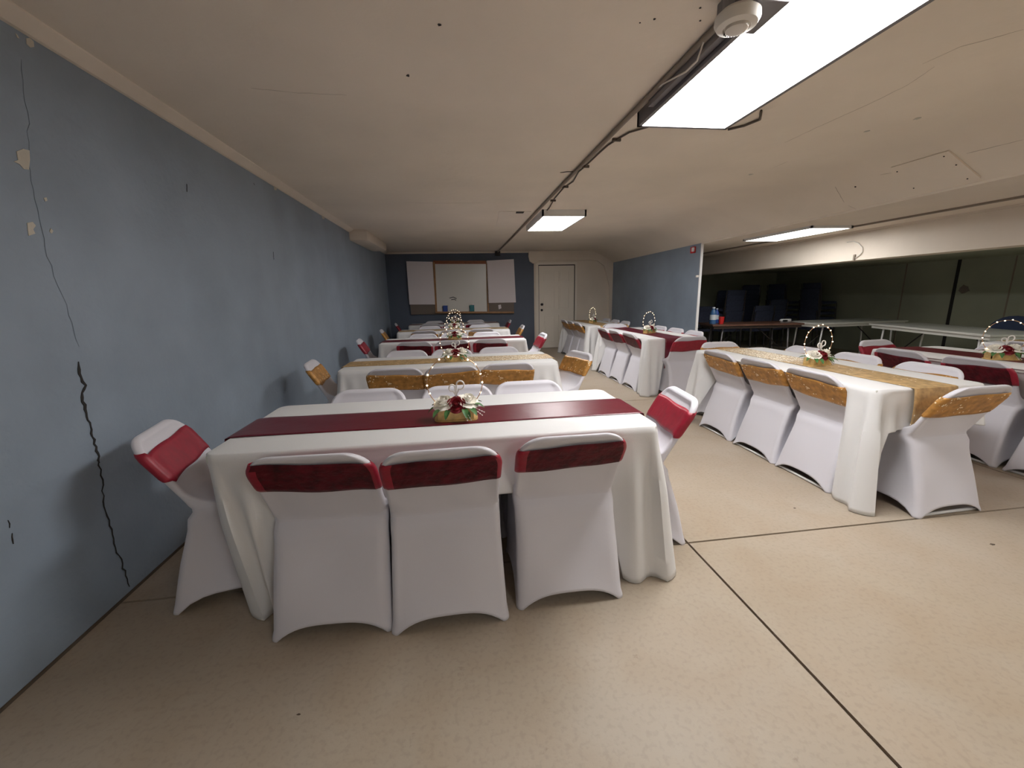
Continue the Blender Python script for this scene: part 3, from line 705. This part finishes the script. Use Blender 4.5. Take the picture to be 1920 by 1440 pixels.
for k in range(14):
    a = -.75+k*(PI+1.5)/13; p = (HR*math.cos(a), .012+.004*math.sin(k*2.3), HZ+HR*math.sin(a)+.003*math.cos(k*3.1))
    if me_b is None:
        bm = bmesh.new(); bmesh.ops.create_uvsphere(bm, u_segments=10, v_segments=8, radius=.0046); o = build('light_bead', bm, MT['bead'], hoop, smooth=True); me_b = o
    else: o = me_b.copy(); C.objects.link(o); o.parent = hoop
    o.location = p
build('white_rose', rose_mesh((-.058, -.012, .090), .048, 1, (.45, -.25)), MT['rose'], cp, smooth=True)
build('white_rose', rose_mesh((.062, -.005, .094), .048, 2, (.4, .3)), MT['rose'], cp, smooth=True)
build('burgundy_rose', rose_mesh((.004, -.036, .082), .040, 3, (.9, 0)), MT['rosered'], cp, smooth=True)
for (b, d, l, wv, dr_) in [((-.07, -.04, .058), (-.6, -.8, .1), .055, .014, .03), ((-.03, -.04, .056), (-.35, -1, .0), .05, .014, .035), ((.04, -.04, .058), (.2, -1, .15), .055, .015, .04), ((.065, -.035, .058), (.55, -.8, .1), .06, .016, .03), ((.085, -.01, .07), (1, -.2, .25), .055, .015, .03), ((-.085, -.01, .065), (-1, -.3, .1), .05, .012, .03), ((.08, .03, .07), (.9, .5, .3), .055, .015, .02), ((-.08, .03, .065), (-.8, .6, .2), .05, .014, .02), ((.02, .04, .065), (.1, 1, .2), .05, .014, .02), ((-.04, .04, .065), (-.3, 1, .2), .05, .014, .02), ((.05, -.045, .05), (.35, -.7, -.6), .045, .013, .01)]:
    build('leaf', leaf_mesh(b, d, l, wv, dr_), MT['leaf'], cp, smooth=True)
for sx, sz_ in ((-1, .85), (1, 1.1)):
    pts = [(.004, -.008, .112)]
    for k in range(15):
        a = -PI*.62+PI*1.45*k/14; c_ = Vector((.004+sx*.020*sz_, -.008, .112+.050*sz_)); pts.append(tuple(c_+Vector((sx*.017*sz_*math.cos(a)*1, 0, .019*sz_*math.sin(a)))))
    build('pearl_loop', tb(pts, .0042, 6, closed=True), MT['pearl'], cp, smooth=True)
bm = bmesh.new()
for (p0, p1) in [((.08, -.03, .06), (.125, -.065, .03)), ((.085, -.03, .062), (.135, -.05, .04)), ((.04, -.045, .055), (.055, -.08, .012)), ((.045, -.045, .055), (.072, -.078, .012))]:
    tube(bm, [p0, p1], .0009, 4)
    for t in (.55, .78, 1): bmesh.ops.create_uvsphere(bm, u_segments=6, v_segments=5, radius=.0032, matrix=Matrix.Translation(Vector(p0).lerp(Vector(p1), t)))
build('berry_sprig', bm, MT['pearl'], cp, smooth=True)
cp_used = [False]
def centerpiece(x, y, rz, label):
    if not cp_used[0]: o = cp; o.location = (x, y, .7435); o.rotation_euler = (0, 0, rz); cp_used[0] = True
    else: o = dup(cp, (x, y, .7435), rz)
    tag(o, label, 'centerpiece', 'flower centerpieces with pearl hoops')

# ---------------------------------------------------------------- left row of five tables
TN = ['front burgundy-runner table by the blue wall', 'second table of the left row', 'third table of the left row', 'fourth table of the left row', 'last left table under the whiteboard']
TY = [1.642, 3.50, 5.50, 7.27, 9.10 - .0]
TX = [(-1.01, .875), (-1.01, .875), (-1.03, .93), (-1.04, .93), (-1.04, .93)]
TC = ['burgundy', 'gold', 'burgundy', 'gold', 'burgundy']
ordn = ['left', 'middle', 'right']
for k in range(5):
    x0, x1 = TX[k]; y0 = TY[k]; lx = x1-x0; ly = .74 if k else .757; c = TC[k]; nm = TN[k]
    table_base(x0, y0, lx, ly, f'folding table hidden under white cloth, {nm}')
    mid = (x0+x1)/2 + (.0 if k else -.0)
    if k == 0: near = [(-.555, 1.475, 88), (-.083, 1.445, 91), (.435, 1.495, 90)]
    elif k == 1: near = [(-.51, 3.30, 90), (-.06, 3.27, 90), (.40, 3.31, 91)]
    else: near = [(mid-.50, y0-.19, 90), (mid-.02, y0-.21, 90), (mid+.47, y0-.19, 90)]
    far_y = y0+ly+(.12 if k < 4 else .10)
    if k == 0: far = [(-.55, far_y-.02, -90), (-.02, far_y-.04, -90), (.43, far_y-.01, -90)]
    else: far = [(mid-.47, far_y, -90), (mid, far_y-.02, -90), (mid+.50, far_y, -90)]
    if k == 4: far = [(mid-.47, far_y-.02, -90), (mid+.50, far_y-.02, -90)]
    for i, (x, y, a) in enumerate(near): chair(x, y, a, c, [3, 5, 4][i] if k == 0 else [0, 2, 0][i], f'white covered chair, {c} sash, near side {ordn[i]}, {nm}', 'chairs at the left row of tables')
    for i, (x, y, a) in enumerate(far): chair(x, y, a, c, 6, f'white covered chair, {c} sash, far side {(ordn if len(far) == 3 else ["left", "right"])[i]}, {nm}', 'chairs at the left row of tables')
    if k == 0: ends = [(-1.335, 1.935, 12), (1.19, 2.05, 172)]
    elif k == 1: ends = [(-1.31, y0+.36, 6), (1.14, y0+.26, 196)]
    elif k == 2: ends = [(-1.33, y0+.36, 6), (1.22, y0+.33, 180)]
    else: ends = [(-1.33, y0+.34, 6), (1.20, y0+.35, 178)]
    chair(*ends[0], c, 1, f'white covered chair, {c} sash, wall end of {nm}', 'chairs at the left row of tables')
    chair(*ends[1], c, 1, f'white covered chair, {c} sash, aisle end of {nm}', 'chairs at the left row of tables')
    S0 = near[0][0]-x0-.24; S1 = near[2][0]-x0+.24
    e1 = x1
    lifts = [[(S0, S1, .27)], [(.13, .60, .27)], [(lx-S1, lx-S0, .27)], [(.18, .62, .27)]]
    corners = [(.13 if k == 0 else .02, .05 if k == 0 else 0), (.05, -.01), (.03, .02), (-.0, .02)]
    cloth_obj(x0, y0, lx, ly, lifts, corners, f'white cloth on the {nm}', 10+k, tuck=(.02, 0, .02, 0))
    runner_obj(x0, y0, lx, ly, c, (.25, .25), f'{c} runner lying across the {nm}', 20+k, sparkle=(k == 1), shift=(-.03 if k == 0 else 0))
    centerpiece([-.025, -.03, -.04, -.05, -.04][k], [1.93, 3.80, 5.80, 7.62, 9.45][k], [-.04, .05, -.05, 0, .03][k], f'flower box with pearl hoop on the {nm}')

# ---------------------------------------------------------------- tables of the middle row (long side down the room)
def long_table(x0, y0, c, nm, left, right, near, far, row, lifts, corners, drops, seed, sparkle=False, tuck=(0, 0, 0, 0), ctr=None, rz=PI/2, ly=1.86):
    table_base(x0, y0, W_, ly, f'folding table hidden under white cloth, {nm}')
    ln3 = ['nearest', 'middle', 'farthest']
    for i, (x, y, a) in enumerate(left): chair(x, y, a, c, [0, 2, 0][i], f'white covered chair, {c} sash, left side {ln3[i]}, {nm}', row)
    for i, (x, y, a) in enumerate(right): chair(x, y, a, c, [2, 0, 2][i], f'white covered chair, {c} sash, right side {ln3[i]}, {nm}', row)
    for i, (x, y, a) in enumerate(near): chair(x, y, a, c, 1, f'white covered chair, {c} sash, near end of {nm}', row)
    for i, (x, y, a) in enumerate(far): chair(x, y, a, c, 1, f'white covered chair, {c} sash, far end of {nm}', row)
    cloth_obj(x0, y0, W_, ly, lifts, corners, f'white cloth on the {nm}', seed, tuck=tuck)
    runner_obj(x0, y0, W_, ly, c, drops, f'{c} runner lying along the {nm}', seed+5, sparkle=sparkle)
    centerpiece(ctr[0], ctr[1], rz, f'flower box with pearl hoop on the {nm}')
ST = lambda y0, ly=1.86: None
G2 = 'chairs at the middle row of tables'
# M1 large gold one
long_table(2.397, 2.007, 'gold', 'big gold-runner table right of the aisle',
    [(2.365, 2.42, 0), (2.365, 2.91, 0), (2.365, 3.43, 0)], [(3.27, 2.42, 180), (3.28, 2.96, 180), (3.26, 3.46, 181)],
    [(2.83, 1.83, 92)], [(2.80, 4.06, -90)], G2,
    [[(.07, .80, .25)], [(-.05, 1.72, .27)], [(.1, .66, .27)], [(.14, 1.66, .27)]], [(-.03, -.05), (.02, 0), (0, 0), (-.02, .02)], (.24, .24), 41, sparkle=True, tuck=(.0, .03, 0, .165), ctr=(2.765, 2.80), rz=.10)
# M2 burgundy
long_table(2.42, 4.97, 'burgundy', 'burgundy-runner table along the blue partition',
    [(2.37, 5.42, 0), (2.36, 5.93, 0), (2.36, 6.44, 0)], [(3.30, 5.38, 180), (3.30, 5.88, 180), (3.30, 6.38, 180)],
    [(2.86, 4.72, 93)], [(2.80, 7.02, -90)], G2,
    [[(.20, .73, .27)], [(.17, 1.72, .27)], [(.1, .66, .27)], [(.14, 1.66, .27)]], [(-.03, -.04), (.02, 0), (0, 0), (-.03, .02)], (.38, .24), 51, tuck=(0, .03, 0, .165), ctr=(2.80, 5.72), rz=.45)
# M3 gold by the door
long_table(2.42, 7.40, 'gold', 'gold-runner table beside the door',
    [(2.36, 7.86, 0), (2.36, 8.36, 0), (2.35, 8.84, 0)], [(3.30, 7.80, 180), (3.30, 8.32, 180), (3.30, 8.84, 180)],
    [(2.86, 7.26, 90)], [], G2,
    [[(.14, .73, .27)], [(.17, 1.72, .27)], [], [(.14, 1.66, .27)]], [(-.04, -.04), (.02, 0), (0, 0), (-.05, .02)], (.24, .24), 61, tuck=(0, .03, 0, .165), ctr=(2.78, 8.2), rz=.75)
G3 = 'chairs at the right hand tables'
# R1 burgundy at the right edge
long_table(3.98, 1.60, 'burgundy', 'burgundy-runner table at the right edge',
    [(3.88, 2.05, 0), (3.87, 2.56, 0), (3.87, 3.10, 0)], [(4.86, 2.5, 180), (4.86, 3.02, 180)],
    [], [(4.34, 3.72, -86)], G3,
    [[(.14, .73, .27)], [(.17, 1.72, .27)], [(.1, .66, .27)], [(.14, 1.76, .27)]], [(-.03, -.04), (.02, 0), (0, 0), (0, .02)], (.24, .24), 71, tuck=(0, .02, 0, .11), ctr=(4.26, 2.66), rz=-.5)
# R2 gold, mostly outside the frame
long_table(5.45, 1.75, 'gold', 'gold-runner table farthest right behind the rest',
    [(5.38, 3.15, 0), (5.38, 2.65, 0)], [], [], [], G3,
    [[], [], [], [(.14, 1.76, .27)]], [(0, 0)]*4, (.24, .24), 81, tuck=(0, 0, 0, .06), ctr=(5.84, 2.0), rz=-.5)

# ---------------------------------------------------------------- serving tables in the bay
def folding(name, cx, cy, rz, ln, wd, m, medge, label):
    e = empty(name, (cx, cy, 0), rz); tag(e, label, 'table', 'bare folding tables')
    build('tabletop', bx(-ln/2, ln/2, -wd/2, wd/2, .715, .745, bev=.008), MT[m], e)
    build('edge_apron', bx(-ln/2+.03, ln/2-.03, -wd/2+.03, wd/2-.03, .67, .715), MT[medge], e)
    for sx in (-1, 1):
        for sy in (-1, 1):
            lg = build('leg', tb([(sx*(ln/2-.22), sy*(wd/2-.09), .67), (sx*(ln/2-.17), sy*(wd/2-.09), .012)], .013, 8), MT['white'] if m == 'hdpe' else MT['greymetal'], e, smooth=True)
        build('leg_brace', tb([(sx*(ln/2-.2), 0, .30), (sx*(ln/2-.65), 0, .67)], .009, 8), MT['dark'], e, smooth=True)
        build('cross_bar', tb([(sx*(ln/2-.2), -(wd/2-.09), .30), (sx*(ln/2-.2), wd/2-.09, .30)], .009, 8), MT['dark'], e, smooth=True)
    return e
def fold_from(name, A, B, depth, m, me_, label):
    """A,B = near-left and near-right top corners on the ground plan"""
    A, B = Vector(A), Vector(B); d = (B-A).normalized(); nrm = Vector((-d.y, d.x)); c = (A+B)/2+nrm*depth/2
    return folding(name, c.x, c.y, math.atan2(d.y, d.x), (B-A).length, depth, m, me_, label)
fold_from('folding_table', (4.47, 6.72), (6.02, 6.45), .66, 'brown', 'brownedge', 'brown laminate folding table with bottles and a red cup, beyond the partition')
fold_from('folding_table', (6.14, 6.34), (7.95, 6.32), .74, 'hdpe', 'hdpe', 'white plastic folding table behind, between the brown table and long white table')
fold_from('folding_table', (6.81, 6.02), (6.25, 4.05), .76, 'hdpe', 'hdpe', 'long white plastic folding table at the right, in front of the green wall')

def bottle(x, y, h, r, m, label):
    e = empty('bottle', (x, y, .745)); tag(e, label, 'bottle', 'bottles on the brown table')
    bm = bmesh.new(); lathe(bm, [(0, 0), (r, .003), (r, h*.68), (r*.45, h*.86), (r*.4, h*.93), (0, h*.93)], n=16); build('body', bm, MT[m], e, smooth=True, auto=40)
    bm = bmesh.new(); lathe(bm, [(r*.44, h*.92), (r*.44, h), (0, h)], n=14); build('cap', bm, MT['label'], e)
    bm = bmesh.new(); lathe(bm, [(r*1.02, h*.25), (r*1.02, h*.55)], n=16); build('label_band', bm, MT['label'], e, smooth=True)
bottle(4.60, 6.93, .30, .055, 'bottle', 'large blue water bottle at the left end of the brown table')
bottle(4.78, 7.10, .27, .04, 'blueb', 'slimmer dark blue bottle between the large bottle and red cup')
e = empty('cup', (4.72, 6.86, .745)); tag(e, 'red plastic party cup at the left end of the brown table', 'cup')
bm = bmesh.new(); lathe(bm, [(0, 0), (.036, .0), (.048, .125), (.045, .125), (.034, .006), (0, .006)], n=20); build('body', bm, MT['red'], e, smooth=True, auto=40)
build('rim', tb([(.048*math.cos(2*PI*k/20), .048*math.sin(2*PI*k/20), .125) for k in range(20)], .003, 6, closed=True), MT['red'], e, smooth=True)
e = empty('speaker', (5.95, 6.80, .745), .2); tag(e, 'low oval white and black device lying on the brown table', 'device')
bm = bmesh.new(); lathe(bm, [(0, 0), (.11, .0), (.14, .03), (.11, .055), (0, .06)], n=24)
for v in bm.verts: v.co.y *= .5
build('body', bm, MT['white'], e, smooth=True, auto=40)
build('grille', bx(-.12, -.02, -.065, -.03, .01, .045, bev=.01), MT['black'], e); build('grille', bx(.05, .12, -.06, -.03, .01, .045, bev=.01), MT['black'], e)

# ---------------------------------------------------------------- stacked upholstered chairs in the dark corner
sc = empty('stacking_chair')
bm = bmesh.new(); box(bm, -.23, .23, -.22, .22, .42, .48, bev=.02); build('seat', bm, MT['navy'], sc, smooth=True, auto=40)
bm = bmesh.new(); box(bm, -.21, .21, .20, .235, .56, .88, bev=.015)
for v in bm.verts: v.co.y += (v.co.z-.56)*.18
build('backrest', bm, MT['navy'], sc, smooth=True, auto=40)
for sx in (-1, 1):
    build('leg', tb([(sx*.235, -.20, .44), (sx*.245, -.22, .01)], .011, 6), MT['dark'], sc)
    build('leg', tb([(sx*.235, .28, .86), (sx*.235, .21, .44), (sx*.245, .24, .01)], .011, 6), MT['dark'], sc)
scu = [False]
stacks = [(5.55, 8.95, 2, 175), (6.12, 8.75, 5, 182), (6.75, 8.60, 2, 178), (7.22, 8.80, 3, 183), (7.72, 8.95, 6, 100), (8.08, 8.35, 6, 95), (6.45, 9.55, 5, 180), (7.15, 9.6, 6, 178)]
names = ['leftmost by the partition', 'second from left', 'third from left, low', 'fourth from left', 'tall one near the corner', 'rightmost by the green wall', 'back row left', 'back row right']
pos = ['bottom', 'second', 'third', 'fourth', 'fifth', 'sixth']
for i, (x, y, n, a) in enumerate(stacks):
    for k in range(n):
        lx_ = x+.006*math.sin(k*3+i); rz = math.radians(a)+.02*math.sin(k*2+i)
        if not scu[0]: o = sc; o.location = (lx_, y, 0); o.rotation_euler = (0, 0, rz); scu[0] = True
        else: o = dup(sc, (lx_, y, k*.115), rz)
        p_ = 'top' if k == n-1 else pos[k]
        tag(o, f'navy upholstered chair, {p_} of the dark stack {names[i]}', 'chair', 'stacked navy chairs in the dark corner')
# round-backed navy chair at the right edge, facing the white table
e = empty('office_chair', (7.62, 4.55, 0), math.radians(100)); tag(e, 'dark navy round-backed chair behind the long white table at right', 'chair')
bm = bmesh.new(); box(bm, -.25, .25, -.24, .24, .42, .50, bev=.025); build('seat', bm, MT['navychair'], e, smooth=True, auto=40)
pts = [(-.24, .27, .50)]+[(.24*math.cos(PI-PI*k/12), .27+.05, .70+.22*math.sin(PI*k/12)) for k in range(13)]+[(.24, .27, .50)]
build('backrest', extrude_poly(pts, (0, .05, 0)), MT['navychair'], e)
for sx in (-1, 1):
    for sy in (-1, 1): build('leg', tb([(sx*.2, sy*.2, .43), (sx*.22, sy*.23, .01)], .012, 8), MT['dark'], e, smooth=True)

# green wall: panel seams, a dark pipe chase and a stain
for X_, wv in [((1800, 490), .05), ((1908, 480), .018)]:
    p = on_x(*X_, XR); build('panel_seam', bx(XR-.006, XR+.001, p.y-wv/2, p.y+wv/2, 0, 1.755), MT['crackm'] if wv > .03 else MT['pipe'], wr)
p = on_x(1690, 560, XR); build('panel_seam', bx(XR-.005, XR+.001, p.y-.01, p.y+.01, 0, 1.755), MT['pipe'], wr)
p = on_x(1808, 542, XR); rn = random.Random(4)
build('wall_stain', extrude_poly([(XR-.001, p.y+.09*math.cos(2*PI*k/14)*rn.uniform(.6, 1.2), p.z+.07*math.sin(2*PI*k/14)*rn.uniform(.6, 1.2)) for k in range(14)], (-.003, 0, 0)), MT['taupe'], wr)
# floor spots
for px, r in [((1861, 1021), .014), ((1490, 953), .008), ((560, 1340), .006)]:
    p = on_z(*px, 0); rn = random.Random(px[0]); build('floor_spot', extrude_poly([(p.x+r*math.cos(2*PI*k/8)*rn.uniform(.5, 1.3), p.y+r*.6*math.sin(2*PI*k/8)*rn.uniform(.6, 1.2), .0004) for k in range(8)], (0, 0, .001)), MT['joint'], fl)
